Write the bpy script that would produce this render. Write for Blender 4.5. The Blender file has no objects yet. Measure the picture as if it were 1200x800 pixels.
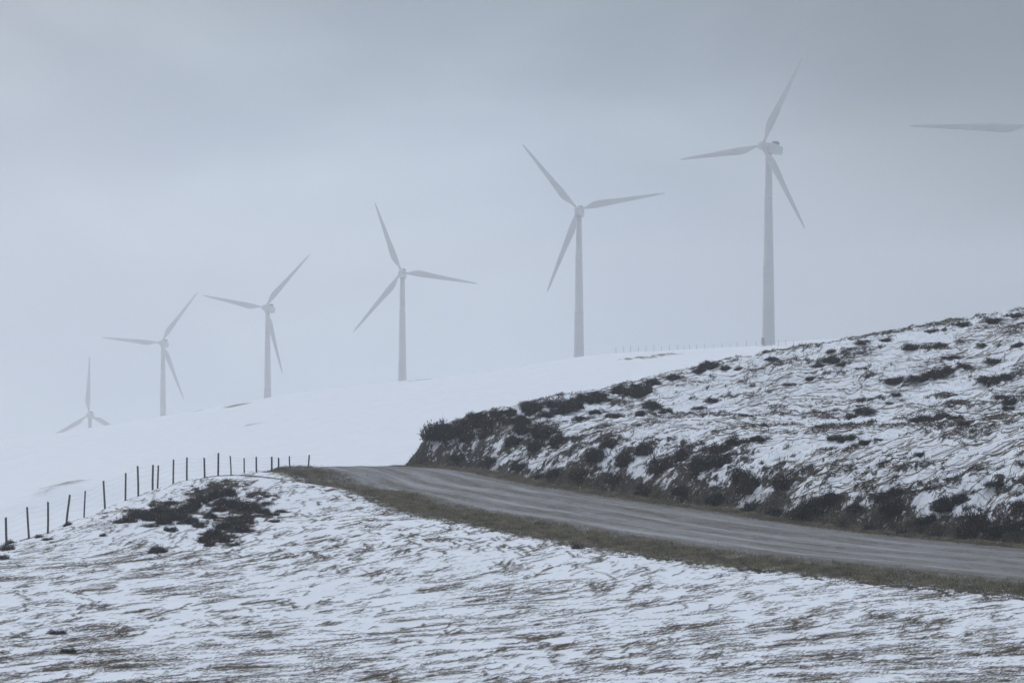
import bpy, math, random
import numpy as np
random.seed(7)
rng = np.random.default_rng(11)
C = bpy.context.scene.collection
F = 3400.0                       # focal length in photo pixels (1200 wide), camera level at the origin

# ------------------------------------------------------------------ helpers
def P(px, py, d):
    """point at forward distance d seen at photo pixel (px,py)"""
    return ((px-600)/F*d, d, (400-py)/F*d)

def sstep(x, a, b):
    t = np.clip((x-a)/(b-a), 0, 1)
    return t*t*(3-2*t)

def _hash(ix, iy, seed):
    h = (ix.astype(np.int64)*374761393 + iy.astype(np.int64)*668265263 + seed*1442695041) & 0xffffffff
    h = ((h ^ (h >> 13))*1274126177) & 0xffffffff
    h = ((h ^ (h >> 16))*2246822519) & 0xffffffff
    return (h ^ (h >> 15)) & 0xffffffff

def perlin(x, y, seed=0):
    x = np.asarray(x, dtype=np.float64); y = np.asarray(y, dtype=np.float64)
    x0 = np.floor(x); y0 = np.floor(y); fx = x-x0; fy = y-y0
    ix = x0.astype(np.int64); iy = y0.astype(np.int64)
    def g(i, j, dx, dy):
        a = _hash(ix+i, iy+j, seed)*(2*math.pi/4294967296.0)
        return np.cos(a)*dx + np.sin(a)*dy
    u = fx*fx*fx*(fx*(fx*6-15)+10); v = fy*fy*fy*(fy*(fy*6-15)+10)
    a = g(0,0,fx,fy); b = g(1,0,fx-1,fy); c = g(0,1,fx,fy-1); d = g(1,1,fx-1,fy-1)
    return ((a*(1-u)+b*u)*(1-v) + (c*(1-u)+d*u)*v)*1.5

def fbm(x, y, seed=0, octv=4, gain=.5):
    s = 0; a = 1; n = 0
    for o in range(octv):
        s = s + a*perlin(x*2**o + 17.3*o, y*2**o - 9.1*o, seed+o); n += a; a *= gain
    return s/n

class TPS:
    def __init__(self, pts, scale, lam=0.0):
        p = np.array(pts, dtype=float); self.s = scale
        self.xy = p[:, :2]/scale; z = p[:, 2]; n = len(p)
        K = self._k(self.xy[:, None, :]-self.xy[None]) + lam*np.eye(n)
        A = np.zeros((n+3, n+3)); A[:n, :n] = K; A[:n, n] = 1; A[:n, n+1:] = self.xy
        A[n, :n] = 1; A[n+1:, :n] = self.xy.T
        self.w = np.linalg.solve(A, np.concatenate([z, [0, 0, 0]]))
    def _k(self, d):
        r2 = (d**2).sum(-1)
        return r2*np.log(r2+1e-12)*.5
    def __call__(self, X, Y):
        X = np.asarray(X, float); Y = np.asarray(Y, float)
        sh = X.shape; q = np.stack([X.ravel(), Y.ravel()], 1)/self.s
        out = np.empty(len(q)); n = len(self.xy)
        for i in range(0, len(q), 20000):
            c = q[i:i+20000]
            out[i:i+20000] = self._k(c[:, None, :]-self.xy[None])@self.w[:n] + self.w[n] + c@self.w[n+1:]
        return out.reshape(sh)

def tag(o, label=None, cat=None, group=None, kind=None):
    if label: o['label'] = label
    if cat: o['category'] = cat
    if group: o['group'] = group
    if kind: o['kind'] = kind
    return o

def mesh_np(name, V, tris=None, quads=None, mats=(), parent=None, smooth=False, midx=None, attrs=None):
    me = bpy.data.meshes.new(name)
    V = np.asarray(V, dtype=np.float32)
    me.vertices.add(len(V)); me.vertices.foreach_set('co', V.ravel())
    f = tris if tris is not None else quads
    k = 3 if tris is not None else 4
    f = np.asarray(f, dtype=np.int32)
    me.loops.add(f.size); me.loops.foreach_set('vertex_index', f.ravel())
    me.polygons.add(len(f))
    me.polygons.foreach_set('loop_start', np.arange(0, f.size, k, dtype=np.int32))
    if smooth: me.polygons.foreach_set('use_smooth', np.ones(len(f), dtype=bool))
    if midx is not None: me.polygons.foreach_set('material_index', np.asarray(midx, dtype=np.int32))
    for kname, arr in (attrs or {}).items():
        at = me.attributes.new(kname, 'FLOAT', 'POINT')
        at.data.foreach_set('value', np.asarray(arr, dtype=np.float32))
    me.update(calc_edges=True); me.validate()
    for m in mats: me.materials.append(m)
    o = bpy.data.objects.new(name, me); C.objects.link(o)
    if parent: o.parent = parent
    return o

def mesh_py(name, V, Fc, mats=(), parent=None, smooth=False):
    me = bpy.data.meshes.new(name); me.from_pydata(V, [], Fc); me.update()
    if smooth: me.polygons.foreach_set('use_smooth', [True]*len(me.polygons))
    for m in mats: me.materials.append(m)
    o = bpy.data.objects.new(name, me); C.objects.link(o)
    if parent: o.parent = parent
    return o

# ------------------------------------------------------------------ materials
def new_mat(name):
    m = bpy.data.materials.new(name); m.use_nodes = True
    nt = m.node_tree; b = nt.nodes['Principled BSDF']
    return m, nt, b

class N:
    """small node-graph helper"""
    def __init__(s, nt): s.nt = nt
    def add(s, t, **kw):
        n = s.nt.nodes.new(t)
        for k, v in kw.items(): setattr(n, k, v)
        return n
    def link(s, a, b): s.nt.links.new(a, b)
    def val(s, sock, v):
        if isinstance(v, bpy.types.NodeSocket): s.link(v, sock)
        else: sock.default_value = v
    def math(s, op, a, b=0.0, c=0.0, clamp=False):
        n = s.add('ShaderNodeMath', operation=op, use_clamp=clamp)
        s.val(n.inputs[0], a); s.val(n.inputs[1], b)
        if len(n.inputs) > 2: s.val(n.inputs[2], c)
        return n.outputs[0]
    def noise(s, vec, scale, detail=3, rough=.55, dist=0.0):
        n = s.add('ShaderNodeTexNoise'); s.link(vec, n.inputs['Vector'])
        n.inputs['Scale'].default_value = scale; n.inputs['Detail'].default_value = detail
        n.inputs['Roughness'].default_value = rough; n.inputs['Distortion'].default_value = dist
        return n.outputs['Fac']
    def attr(s, name):
        n = s.add('ShaderNodeAttribute', attribute_name=name); return n.outputs['Fac']
    def mix(s, f, a, b):
        n = s.add('ShaderNodeMix', data_type='RGBA')
        s.val(n.inputs[0], f); s.val(n.inputs[6], a); s.val(n.inputs[7], b); return n.outputs[2]
    def smooth(s, x, a, b, lo=0.0, hi=1.0):
        n = s.add('ShaderNodeMapRange', interpolation_type='SMOOTHSTEP')
        s.val(n.inputs['Value'], x); n.inputs['From Min'].default_value = a; n.inputs['From Max'].default_value = b
        n.inputs['To Min'].default_value = lo; n.inputs['To Max'].default_value = hi
        return n.outputs['Result']
    def mapping(s, vec, scale, rot=(0, 0, 0)):
        n = s.add('ShaderNodeMapping'); s.link(vec, n.inputs['Vector'])
        n.inputs['Scale'].default_value = scale; n.inputs['Rotation'].default_value = rot
        return n.outputs[0]

SNOW = (.83, .84, .855, 1)

def ground_material():
    m, nt, b = new_mat('snowy_ground'); g = N(nt)
    co = g.add('ShaderNodeTexCoord').outputs['Object']
    mask = g.attr('grass'); heath = g.attr('heath'); verge = g.attr('verge')
    fine = g.noise(co, 22, 4, .65)
    mid = g.noise(co, 5.5, 3, .6)
    x = g.math('ADD', mask, g.math('MULTIPLY', g.math('SUBTRACT', fine, .5), .55))
    x = g.math('ADD', x, g.math('MULTIPLY', g.math('SUBTRACT', mid, .5), .30))
    hsn = g.smooth(g.noise(co, 4.2, 4, .7), .52, .66, 0, .30)
    x = g.math('SUBTRACT', x, g.math('MULTIPLY', heath, hsn))
    fac = g.smooth(x, .47, .60)
    straw = g.mix(g.smooth(g.noise(co, 9, 3), .35, .65), (.150, .115, .066, 1), (.075, .058, .036, 1))
    olive = g.mix(g.smooth(g.noise(co, 3, 3), .4, .6), (.075, .075, .045, 1), (.055, .05, .035, 1))
    olive = g.mix(g.smooth(g.noise(co, 14, 3, .7), .56, .72, 0, .55), olive, (.45, .46, .48, 1))
    gr = g.mix(verge, straw, olive)
    hc = g.mix(g.smooth(fine, .35, .65), (.013, .012, .012, 1), (.045, .038, .030, 1))
    gr = g.mix(heath, gr, hc)
    snow = g.mix(g.smooth(g.noise(co, .35, 3), .3, .7), SNOW, (.78, .79, .81, 1))
    col = g.mix(fac, snow, gr)
    g.link(col, b.inputs['Base Color'])
    b.inputs['Roughness'].default_value = .75
    b.inputs['Specular IOR Level'].default_value = .25
    bump = g.add('ShaderNodeBump'); bump.inputs['Strength'].default_value = .5; bump.inputs['Distance'].default_value = .04
    g.link(g.math('ADD', g.math('MULTIPLY', mid, 1.2), g.math('MULTIPLY', fine, .5)), bump.inputs['Height'])
    g.link(bump.outputs[0], b.inputs['Normal'])
    return m

def road_material():
    m, nt, b = new_mat('gravel_road'); g = N(nt)
    u = g.attr('along'); v = g.attr('across')
    comb = g.add('ShaderNodeCombineXYZ'); g.link(u, comb.inputs[0]); g.link(v, comb.inputs[1])
    uv = comb.outputs[0]
    co = g.add('ShaderNodeTexCoord').outputs['Object']
    st = g.mapping(uv, (.06, 1.0, 1))
    streak = g.noise(st, 1.0, 5, .65, 1.2)
    st2 = g.mapping(uv, (.25, 3.0, 1))
    streak2 = g.noise(st2, 1.0, 5, .7, 1.5)
    grit = g.noise(co, 30, 3, .7)
    pebb = g.noise(co, 8, 4, .7)
    patch = g.noise(g.mapping(uv, (.9, 2.2, 1)), 1.0, 5, .75)
    gravel = g.mix(g.smooth(g.math('ADD', g.math('MULTIPLY', pebb, .5), g.math('MULTIPLY', patch, .5)), .38, .60), (.050, .043, .033, 1), (.155, .136, .112, 1))
    wheel = g.attr('wheel')        # packed wheel lines: paler
    gravel = g.mix(g.math('MULTIPLY', wheel, .32), gravel, (.21, .205, .20, 1))
    edge = g.attr('edge')
    grass = g.mix(g.smooth(grit, .35, .65), (.085, .078, .048, 1), (.15, .13, .085, 1))
    ef = g.smooth(g.math('ADD', edge, g.math('MULTIPLY', g.math('SUBTRACT', pebb, .5), 1.1)), .42, .62)
    base = g.mix(ef, gravel, grass)
    # blown snow lying in the tracks
    sd = g.math('ADD', g.math('MULTIPLY', streak, .9), g.math('MULTIPLY', streak2, .55))
    sd = g.math('ADD', sd, g.math('MULTIPLY', wheel, .20))
    sd = g.math('ADD', sd, g.math('MULTIPLY', g.math('SUBTRACT', grit, .5), .55))
    sf = g.smooth(sd, .58, 1.14, 0, .38)
    sf = g.math('MULTIPLY', sf, g.math('SUBTRACT', 1.0, g.math('MULTIPLY', ef, .6)))
    wisp = g.smooth(g.noise(g.mapping(co, (.35, .12, 1)), 1.0, 4, .6, .6), .42, .75, 0, .30)
    col = g.mix(g.math('MAXIMUM', sf, g.math('MULTIPLY', wisp, g.smooth(grit, .3, .6))), base, (.70, .71, .74, 1))
    fleck = g.smooth(g.math('ADD', g.noise(co, 2.2, 4, .7), g.math('MULTIPLY', g.math('SUBTRACT', grit, .5), .3)), .51, .60, 0, .8)
    outer = g.smooth(v, 3.2, .2)
    col = g.mix(g.math('MULTIPLY', fleck, outer), col, (.76, .77, .79, 1))
    g.link(col, b.inputs['Base Color']); b.inputs['Roughness'].default_value = .85
    b.inputs['Specular IOR Level'].default_value = .2
    bump = g.add('ShaderNodeBump'); bump.inputs['Strength'].default_value = .6; bump.inputs['Distance'].default_value = .03
    g.link(g.math('ADD', grit, pebb), bump.inputs['Height']); g.link(bump.outputs[0], b.inputs['Normal'])
    return m

def varied(name, c1, c2, scale=6, rough=.8, spec=.2, bumpd=0):
    m, nt, b = new_mat(name); g = N(nt)
    co = g.add('ShaderNodeTexCoord').outputs['Object']
    nz = g.noise(co, scale, 3, .6)
    g.link(g.mix(g.smooth(nz, .35, .65), (*c1, 1), (*c2, 1)), b.inputs['Base Color'])
    b.inputs['Roughness'].default_value = rough; b.inputs['Specular IOR Level'].default_value = spec
    if bumpd:
        bp = g.add('ShaderNodeBump'); bp.inputs['Distance'].default_value = bumpd
        g.link(nz, bp.inputs['Height']); g.link(bp.outputs[0], b.inputs['Normal'])
    return m

M_ground = ground_material(); M_road = road_material()
M_straw = varied('dry_grass', (.055, .040, .022), (.15, .110, .058), 2.5)
M_olive = varied('verge_grass', (.070, .066, .038), (.21, .175, .11), 1.3)
M_strand = varied('bleached_grass', (.10, .078, .048), (.20, .155, .095), 1.7)
M_gorse = varied('gorse_foliage', (.012, .013, .014), (.046, .045, .042), 7)
M_gorse2 = varied('heather_foliage', (.018, .014, .012), (.062, .048, .036), 7)
M_rime = varied('rime_snow', (.62, .64, .68), (.78, .80, .84), 9)
M_wood = varied('weathered_wood', (.055, .050, .048), (.11, .10, .095), 14, bumpd=.01)
M_wire = varied('galvanised_wire', (.20, .20, .21), (.28, .28, .29), 4, .5, .5)
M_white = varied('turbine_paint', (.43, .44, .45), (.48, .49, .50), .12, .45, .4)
M_dark = varied('dark_vent', (.10, .105, .11), (.14, .145, .15), 1, .6)

# ------------------------------------------------------------------ terrain shape
near_edge = [(40,70,-8.3),(32,76,-8.25),(25,82,-8.2),(19.5,88,-8.1)] + [P(*q) for q in
    [(1200,697,92),(1067,687,94.5),(933,670,99.7),(800,657,104.2),(700,639,111.4),(632,628,116.3),
     (545,611,124.9),(457,590,137.4),(380,573.5,149),(310,561,158)]]
far_edge = [(48,84,-8.0),(38,92,-7.95),(30,98,-7.9),(24,103.5,-7.8)] + [P(*q) for q in
    [(1200,642,108.9),(1027,625,116.4),(915,610,123.9),(840,597,131.2),(780,590,135.1),(720,580,141.7),
     (660,572,146.3),(606,562,153.2),(552,552,160),(482,549,166)]]
pts = near_edge + far_edge
# field in front of the road
pts += [P(0,800,66),P(300,800,67),(0,68,-8.0),P(900,800,69),P(1200,800,70),(-22,66,-8.2),(24,70,-8.4),(-40,70,-9.5),
        P(240,700,94),P(0,700,92),P(600,700,93),P(900,735,84),P(240,640,115),P(120,660,108),P(420,640,111),P(240,600,130),
        P(560,650,107), P(30,655,112)]
crest = [(-40,650,114),(0,643,118),(34,631.5,121),(78,614.5,127),(123,597,133),(160,584,139),(203,572,145),(240,564.5,150),(280,557.5,155),
         (320,553,159),(370,550.5,162),(430,549,165),(480,549,168)]
pts += [P(*q) for q in crest]
for (a, b_, c) in crest:
    x, y, z = P(a, b_, c+12); pts.append((x, y, z-1.3))
    x, y, z = P(a, b_, c+35); pts.append((x, y, z-5.5))
pts += [(0,205,-15),(20,205,-14),(45,205,-13),(0,185,-10.5),(-40,120,-11),(-60,150,-15),(-60,100,-11)]
# toward the camera and around it
pts += [(0,55,-7.7),(-14,55,-7.8),(14,55,-7.9),(0,40,-6.0),(0,25,-4.0),(0,12,-2.6),(0,0,-1.6),(0,-15,-1.2),(-25,0,-3),(25,0,-3),
        (-30,30,-6.5),(30,30,-6.5),(60,40,-8.5),(-60,40,-9),(60,100,-7.6),(70,150,-6)]
T_near = TPS(pts, 50.0, 1e-5)

ridge = [(-150,535),(0,517),(60,508.5),(130,497),(190,488),(280,471.5),(400,453.5),(473,447),(560,437.5),(680,419),(740,413.5),(820,409.5),(900,405.5),(1000,403),(1200,398),(1400,393)]
RD = 700.0
fpts = [P(a, b_, RD) for a, b_ in ridge]
fpts += [(lambda q: (q[0], q[1], q[2]-1.2-.006*max(0, 900-a)))(P(a, b_, 800)) for a, b_ in ridge if a < 860]
fpts += [(lambda q: (q[0], q[1], q[2]-3-.012*max(0, 900-a)))(P(a, b_, 960)) for a, b_ in ridge if a < 840]
fpts += [P(a, y, 300) for a, y in [(-200,660),(0,645),(150,628),(300,606),(480,585),(700,560),(900,545),(1200,520),(1500,500)]]
fpts += [P(a, y, 460) for a, y in [(-200,600),(0,583),(200,563),(480,512),(700,480),(900,462),(1200,440)]]
fpts += [P(a, y, 590) for a, y in [(0,543),(300,500),(480,466),(680,438),(900,418),(1200,408)]]
fpts += [P(a, y, 240) for a, y in [(-200,700),(200,650),(600,610),(1000,570),(1400,540)]]
turb = [  # photo x,y of hub, distance, rotor yaw, phase of first blade (clockwise from up), photo width class
    (1213,149.5, 812, 12, -89.0),
    (893,172.5, 969, 41.6, 24.8),
    (677,247, 1144, 9, -40.5),
    (470.5,320.5, 1318, 4, -21.5),
    (310,361.5, 1437, 20, 40.5),
    (188.5,402.5, 1617, 12, 35),
    (104,487, 1700, 3, -0.8)]
H_HUB = 66.5
for (a, y, d, yaw, ph) in turb:
    X, Y, Z = P(a, y, d); fpts.append((X, Y, Z-H_HUB))
for (a, y, d, z) in [(0,0,0,0)]: pass
fpts += [(300,1000,-8),(600,900,-20),(-500,1300,-75),(-1500,700,-90),(-1200,1800,-130),(-1500,3200,-150),(0,3200,-120),(1500,3200,-120),
         (300,1800,-50),(1500,1500,-80),(1200,600,-30),(-600,500,-60),(600,500,-8),(-300,300,-32),(400,280,-6),(-1500,-300,-100),(1500,-300,-60),(0,-400,-5),(0,-1500,-60),(0,1800,-75)]
T_far = TPS(fpts, 400.0, 1e-5)

# bank beyond the road
fe = np.array(far_edge); tan = np.gradient(fe[:, :2], axis=0); tan /= np.linalg.norm(tan, axis=1)[:, None]
nrm = np.stack([tan[:, 1], -tan[:, 0]], 1)
nrm[nrm[:, 0] < 0] *= -1
bp = []
for i, (x, y, z) in enumerate(far_edge):
    nx, ny = nrm[i]
    last = i >= len(far_edge)-1
    hb = 1.75
    if i >= 11: x += .45
    bp += [(x-nx*1.5, y-ny*1.5, z-1.3), (x-nx*7, y-ny*7, z-5), (x+nx*.2, y+ny*.2, z+.05)]
    if not last:
        bp += [(x+nx*1.3, y+ny*1.3, z+hb*.72), (x+nx*2.7, y+ny*2.7, z+hb*1.1)]
tops = [(502,520,166.5),(522,511,168.5),(560,499,172),(620,483,177),(680,471,182),(720,459,184),(760,450,186),(820,436,189),(870,430,190),(905,420,190),
        (960,414,190),(1010,404,190),(1060,396,188),(1120,383,186),(1200,369,184),(1330,350,180),(1500,330,176)]
for (a, y, d) in tops:
    x, Y, z = P(a, y, d); bp.append((x, Y, z))
    x, Y, z = P(a, y, d+9); bp.append((x, Y, z-1.2))
    x, Y, z = P(a, y, d+35); bp.append((x, Y, z-7))
bp += [(-12,169,-13),(-9,178,-13),(-8,195,-16),(-25,150,-14),(-25,180,-16),(-10,130,-13),(0,100,-14),(20,70,-14),(70,150,3),(70,110,-1),(60,90,-4)]
bp += [P(1200,500,135),P(1000,500,146),P(850,490,157),P(1100,440,160),P(700,490,163)]
T_bank = TPS(bp, 50.0, 1e-5)

# hummock (terrace) lines on the far slope, drawn where they lie
def poly_dist(X, Y, poly):
    best = np.full(X.shape, 1e9); side = np.zeros(X.shape); tt = np.zeros(X.shape); acc = 0
    for (ax, ay), (bx, by) in zip(poly[:-1], poly[1:]):
        dx, dy = bx-ax, by-ay; L2 = dx*dx+dy*dy; L = math.sqrt(L2)
        t = np.clip(((X-ax)*dx+(Y-ay)*dy)/L2, 0, 1)
        d = np.hypot(X-ax-t*dx, Y-ay-t*dy)
        s = np.sign((X-ax)*dy-(Y-ay)*dx)
        m = d < best
        best = np.where(m, d, best); side = np.where(m, s, side); tt = np.where(m, acc+t*L, tt); acc += L
    return best, side, tt

def smooth_poly(p, it=3):
    p = np.array(p, float)[:, :2]
    for _ in range(it):
        q = [p[0]]
        for a, b_ in zip(p[:-1], p[1:]): q += [a*.75+b_*.25, a*.25+b_*.75]
        q.append(p[-1]); p = np.array(q)
    return p
NE = smooth_poly(near_edge + [(-22,178,0),(-34,190,0)], 2); FE = smooth_poly(far_edge + [(-12,181,0),(-22,194,0)], 2)
CL = None

def base_h(X, Y):
    w = sstep(Y, 205, 285)
    wl = sstep(np.abs(X), 75, 190); wb = sstep(-Y, 10, 90)
    w = np.maximum(np.maximum(w, wl), wb)
    z = np.zeros(X.shape); a = w < 1; b_ = w > 0
    if a.any(): z[a] += T_near(X[a], Y[a])*(1-w[a])
    if b_.any(): z[b_] += T_far(X[b_], Y[b_])*w[b_]
    return z, w

def Hsmooth(X, Y):
    """terrain without fine relief; second value: how much of it is the bank"""
    X = np.asarray(X, float); Y = np.asarray(Y, float)
    z, w = base_h(X, Y)
    zb = np.full(X.shape, -1e3)
    m = (Y > 60) & (Y < 260) & (X > -30) & (X < 160)
    if m.any(): zb[m] = T_bank(X[m], Y[m])
    # soft maximum near the foot
    fade = sstep(Y, 215, 255) + sstep(X, 75, 140)
    zb = zb - 30*np.clip(fade, 0, 1)
    k = .12
    h = np.clip(.5+.5*(zb-z)/k, 0, 1)
    zz = z*(1-h)+zb*h + k*h*(1-h)
    return np.where(zb < z-5, z, zz), h

# --- grid lines (fine where the photo looks, coarser away)
def lines(lo, hi, step, out_lo, out_hi, growth=1.12, maxstep=60):
    a = list(np.arange(lo, hi+step*.5, step)); s = step; x = a[-1]; up = []
    while x < out_hi: s = min(s*growth, maxstep); x += s; up.append(x)
    s = step; x = a[0]; dn = []
    while x > out_lo: s = min(s*growth, maxstep); x -= s; dn.append(x)
    return np.array(dn[::-1]+a+up)
xs = lines(-25, 37, .11, -2600, 2600, 1.10)
ys_near = np.arange(62, 196, .15)
ys_far = []; s = .15; y = ys_near[-1]
while y < 3400: s = min(s*1.10, 6 if y < 1100 else 60); y += s; ys_far.append(y)
ys_b = []; s = .15; y = 62
while y > -1500: s = min(s*1.10, 1.0 if y > 0 else 60); y -= s; ys_b.append(y)
ys = np.concatenate([np.array(ys_b[::-1]), ys_near, np.array(ys_far)])
GX, GY = np.meshgrid(xs, ys)
print('grid', GX.shape)

def side_masks(X, Y):
    """distance to the road's near/far edges with sign: >0 outside the road"""
    dn, sn, tn = poly_dist(X, Y, NE); df, sf, tf = poly_dist(X, Y, FE)
    return dn*np.where(sn < 0, 1, -1), df*np.where(sf > 0, 1, -1), tn

HUM = [smooth_poly([P(*q)[:2] for q in pl], 2) for pl in (
    [(70,592,385),(88,566,395),(104,553,410),(125,546,425),(150,543,440),(172,537,455),(200,531,470)],
    [(30,588,380),(52,572,400),(72,570,410),(96,574,405)],
    [(200,563,400),(240,552,430),(300,540,470)])]

def relief(X, Y, H, bk):
    """fine relief and the exposure masks: grass, heath, verge"""
    near = (Y > 0) & (Y < 230) & (np.abs(X) < 90)
    g = np.full(X.shape, .10); heath = np.zeros(X.shape); verge = np.zeros(X.shape); dz = np.zeros(X.shape)
    x = X[near]; y = Y[near]; b_ = bk[near]
    on, of, t = side_masks(x, y)
    ONG[near] = on; OFG[near] = of
    # wind-combed tussocks of the field: lines run from far left to near right, bent by large noise
    bend = fbm(x*.045, y*.045, 5, 2)*.9
    ang = -.30 + bend
    ca, sa = np.cos(ang), np.sin(ang)
    wx = x + .5*perlin(x*.5, y*.35, 21); wy = y + .9*perlin(x*.45, y*.3, 22)
    u = wx*math.cos(-.3)+wy*math.sin(-.3); v = -wx*math.sin(-.3)+wy*math.cos(-.3)
    th = .24+.10*perlin(x*.03, y*.02, 25)
    sa_ = .24
    al = wx*math.sin(sa_)+wy*math.cos(sa_); ac = wx*math.cos(sa_)-wy*math.sin(sa_)
    sA = fbm(ac*2.3, al*.42, 26, 3, .6)+.55*fbm(ac*5.2, al*1.2, 27, 2, .6)
    f1 = fbm(u*1.3, v*1.35, 1, 4, .6)
    f2 = fbm(u*3.2, v*2.8, 2, 3, .6)
    big = fbm(x*.10, y*.05, 3, 3)
    wA = sstep(-x, -14, 4)*.6+.4
    tuss = wA*.52*sA+(1.05-.6*wA)*f1+.42*f2
    field = .312 + .58*tuss + .09*big
    field += .03*sstep(-y, -88, -68) + .04*sstep(x, 0, 12)*sstep(-y, -100, -75)
    # extra patches: worn grass by the road
    vd = np.clip(1-(on+.25+2.3*sA+.8*perlin(u*4, v*3, 44))/1.7, 0, 1)*(on > -12)*(b_ < .5)
    field = field + .55*sstep(vd, .2, .8)
    # the bank and the slope above it
    lump = fbm(x*.9, y*.9, 8, 4, .55)
    wxb = x+.8*perlin(x*.35, y*.3, 61); wyb = y+.8*perlin(x*.3, y*.35, 62)
    rl = np.abs(fbm(wxb*.55+.15*wyb, wyb*.42, 9, 3, .55))
    rl2 = np.abs(fbm(wxb*1.2, wyb*.9, 14, 3, .55))
    linesm = np.clip(1-rl/.055, 0, 1)*.8 + np.clip(1-rl2/.07, 0, 1)*.6
    face = sstep(-(of), -5.5, -3.0)                      # 1 on the cut face, 0 above the brow
    hn = fbm(x*.28+3, y*.22, 12, 3, .55) + .35*fbm(x*1.1, y*.9, 13, 3)
    hf = .7*fbm(x*.55+.2*y, y*.5, 16, 3, .55)+.75*fbm(x*1.5+H[near]*.9, y*1.5+H[near]*2.2, 17, 3, .65)
    hth = sstep(hn, .05, .25)*(1-face) + face*sstep(hf+.12*sstep(y, 157, 164)+.07*sstep(y, 125, 145)+.14*sstep(-of, -1.5, -.3), -.04, .14)
    hth = hth*sstep(of, -.4, .3)
    up = .30 + .20*linesm + .30*lump + .12*fbm(x*3, y*3, 15, 2)
    bank = up + hth*(.20+.12*face) + face*.015
    foot = np.clip(1-np.abs(of-.1)/1.1, 0, 1)
    bank = bank + .35*foot
    gg = field*(1-b_)+bank*b_
    g[near] = gg; heath[near] = b_*np.clip(hth*.9+foot*.5+face*.3, 0, 1)
    verge[near] = np.clip(sstep(on, 4.0, .5)*(1-b_) + foot*.3, 0, 1)
    pn = .55*fbm(x*.8, y*.5, 19, 3, .6)+.5*fbm(x*2.6, y*1.6, 20, 2)
    pm = np.zeros(x.shape)
    for (a, c_, d_, rx_, ry_) in ((158,609,126,1.0,2.6),(185,603,128,1.3,4.5),(212,601,129,1.2,4.5),(235,588,133,1.2,4.0),(262,582,136,1.3,3.5),(285,594,131,1.3,3.5),(306,602,128,.8,2.0),(268,610,124,1.0,3.2),(252,627,118,1.1,2.4),(280,618,121,.9,2.4),(300,586,134,.8,2.0)):
        q = P(a, c_, d_); pm = np.maximum(pm, np.exp(-(((x-q[0])/rx_)**2+((y-q[1])/ry_)**2)))
    pm = sstep(pm+1.3*pn, .55, .84)
    gg = gg + .40*pm; g[near] = gg; heath[near] = np.maximum(heath[near], pm)
    snowed = 1-sstep(gg, .38, .62)
    d = (1-b_)*(.045*snowed + .05*tuss) + b_*(.10*snowed + .42*lump + .16*hth + .05*linesm + .12*fbm(x*2.2, y*2.2, 18, 2))
    road = sstep(-on, -.2, .5)*sstep(-of, -.6, .3)*(b_ < .6)
    d = d*(1-road) - .10*road*sstep(-on, .2, .8)*sstep(-of, .0, .6)
    dz[near] = d
    fr = Y > 150
    xx = X[fr]; yy = Y[fr]
    far_m = sstep(yy, 190, 230)
    gf = .13 + .42*np.clip(fbm(xx*.018, yy*.008, 31, 3), 0, 1)+.16*fbm(xx*.12, yy*.05, 33, 3)
    gf += .10*sstep(yy, 560, 700)*(yy < 760)*np.clip(fbm(xx*.03, yy*.03, 35, 2)+.2, 0, 1)*1.8
    hz = .7*fbm(xx*.02, yy*.012, 37, 4)
    for i, pl in enumerate(HUM):
        dd, ss, _ = poly_dist(xx, yy, pl)
        wob = dd + 3*perlin(xx*.15, yy*.1, 50+i)
        hz = hz + (2.2 if i == 0 else 1.1)*np.exp(-(wob/7)**2)
        gf = gf + (.28 if i == 0 else .25)*np.exp(-(wob/4.0)**2)*(1+.8*perlin(xx*.3, yy*.2, 70+i))
    for (a, b_, c, rr_) in ((285,473,680,3.5),(276,474,675,2.5),(300,501,600,2.6),(490,445,680,3),(505,443,685,3),(735,421,640,3),(757,422,640,3.4),(782,419,650,4),(20,520,690,3),(40,570,420,3),(620,436,650,2),(228,483,680,2.5)):
        q = P(a, b_, c); gf = gf + .42*np.exp(-(((xx-q[0])/rr_)**2+((yy-q[1])/(rr_*3.5))**2))*(1+.9*perlin(xx*.8, yy*.4, 75))
    g[fr] = g[fr]*(1-far_m)+gf*far_m
    dz[fr] += far_m*hz
    return dz, g, heath, verge

ONG = np.full(GX.shape, 50.0); OFG = np.full(GX.shape, 50.0)
HS, BK = Hsmooth(GX, GY)
DZ, G_, HE, VE = relief(GX, GY, HS, BK)
HZ = HS+DZ
ny_, nx_ = GX.shape
idx = np.arange(ny_*nx_).reshape(ny_, nx_)
quads = np.stack([idx[:-1, :-1], idx[:-1, 1:], idx[1:, 1:], idx[1:, :-1]], -1).reshape(-1, 4)
ground = mesh_np('ground', np.stack([GX, GY, HZ], -1).reshape(-1, 3), quads=quads, mats=[M_ground], smooth=True,
                 attrs={'grass': G_.ravel(), 'heath': HE.ravel(), 'verge': VE.ravel()})
tag(ground, kind='structure')

def sample(A, x, y):
    """bilinear lookup in a grid array"""
    x = np.asarray(x, float); y = np.asarray(y, float)
    i = np.clip(np.searchsorted(xs, x)-1, 0, nx_-2); j = np.clip(np.searchsorted(ys, y)-1, 0, ny_-2)
    fx = (x-xs[i])/(xs[i+1]-xs[i]); fy = (y-ys[j])/(ys[j+1]-ys[j])
    return (A[j, i]*(1-fx)+A[j, i+1]*fx)*(1-fy)+(A[j+1, i]*(1-fx)+A[j+1, i+1]*fx)*fy

def hit(px, py, d0=60, d1=900):
    """where the sight line of a photo pixel meets the ground"""
    d = np.linspace(d0, d1, int((d1-d0)*4))
    z = sample(HZ, (px-600)/F*d, d)
    k = np.argmax(z >= (400-py)/F*d)
    if k == 0: return None
    return ((px-600)/F*d[k], d[k], float(z[k]))

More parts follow.
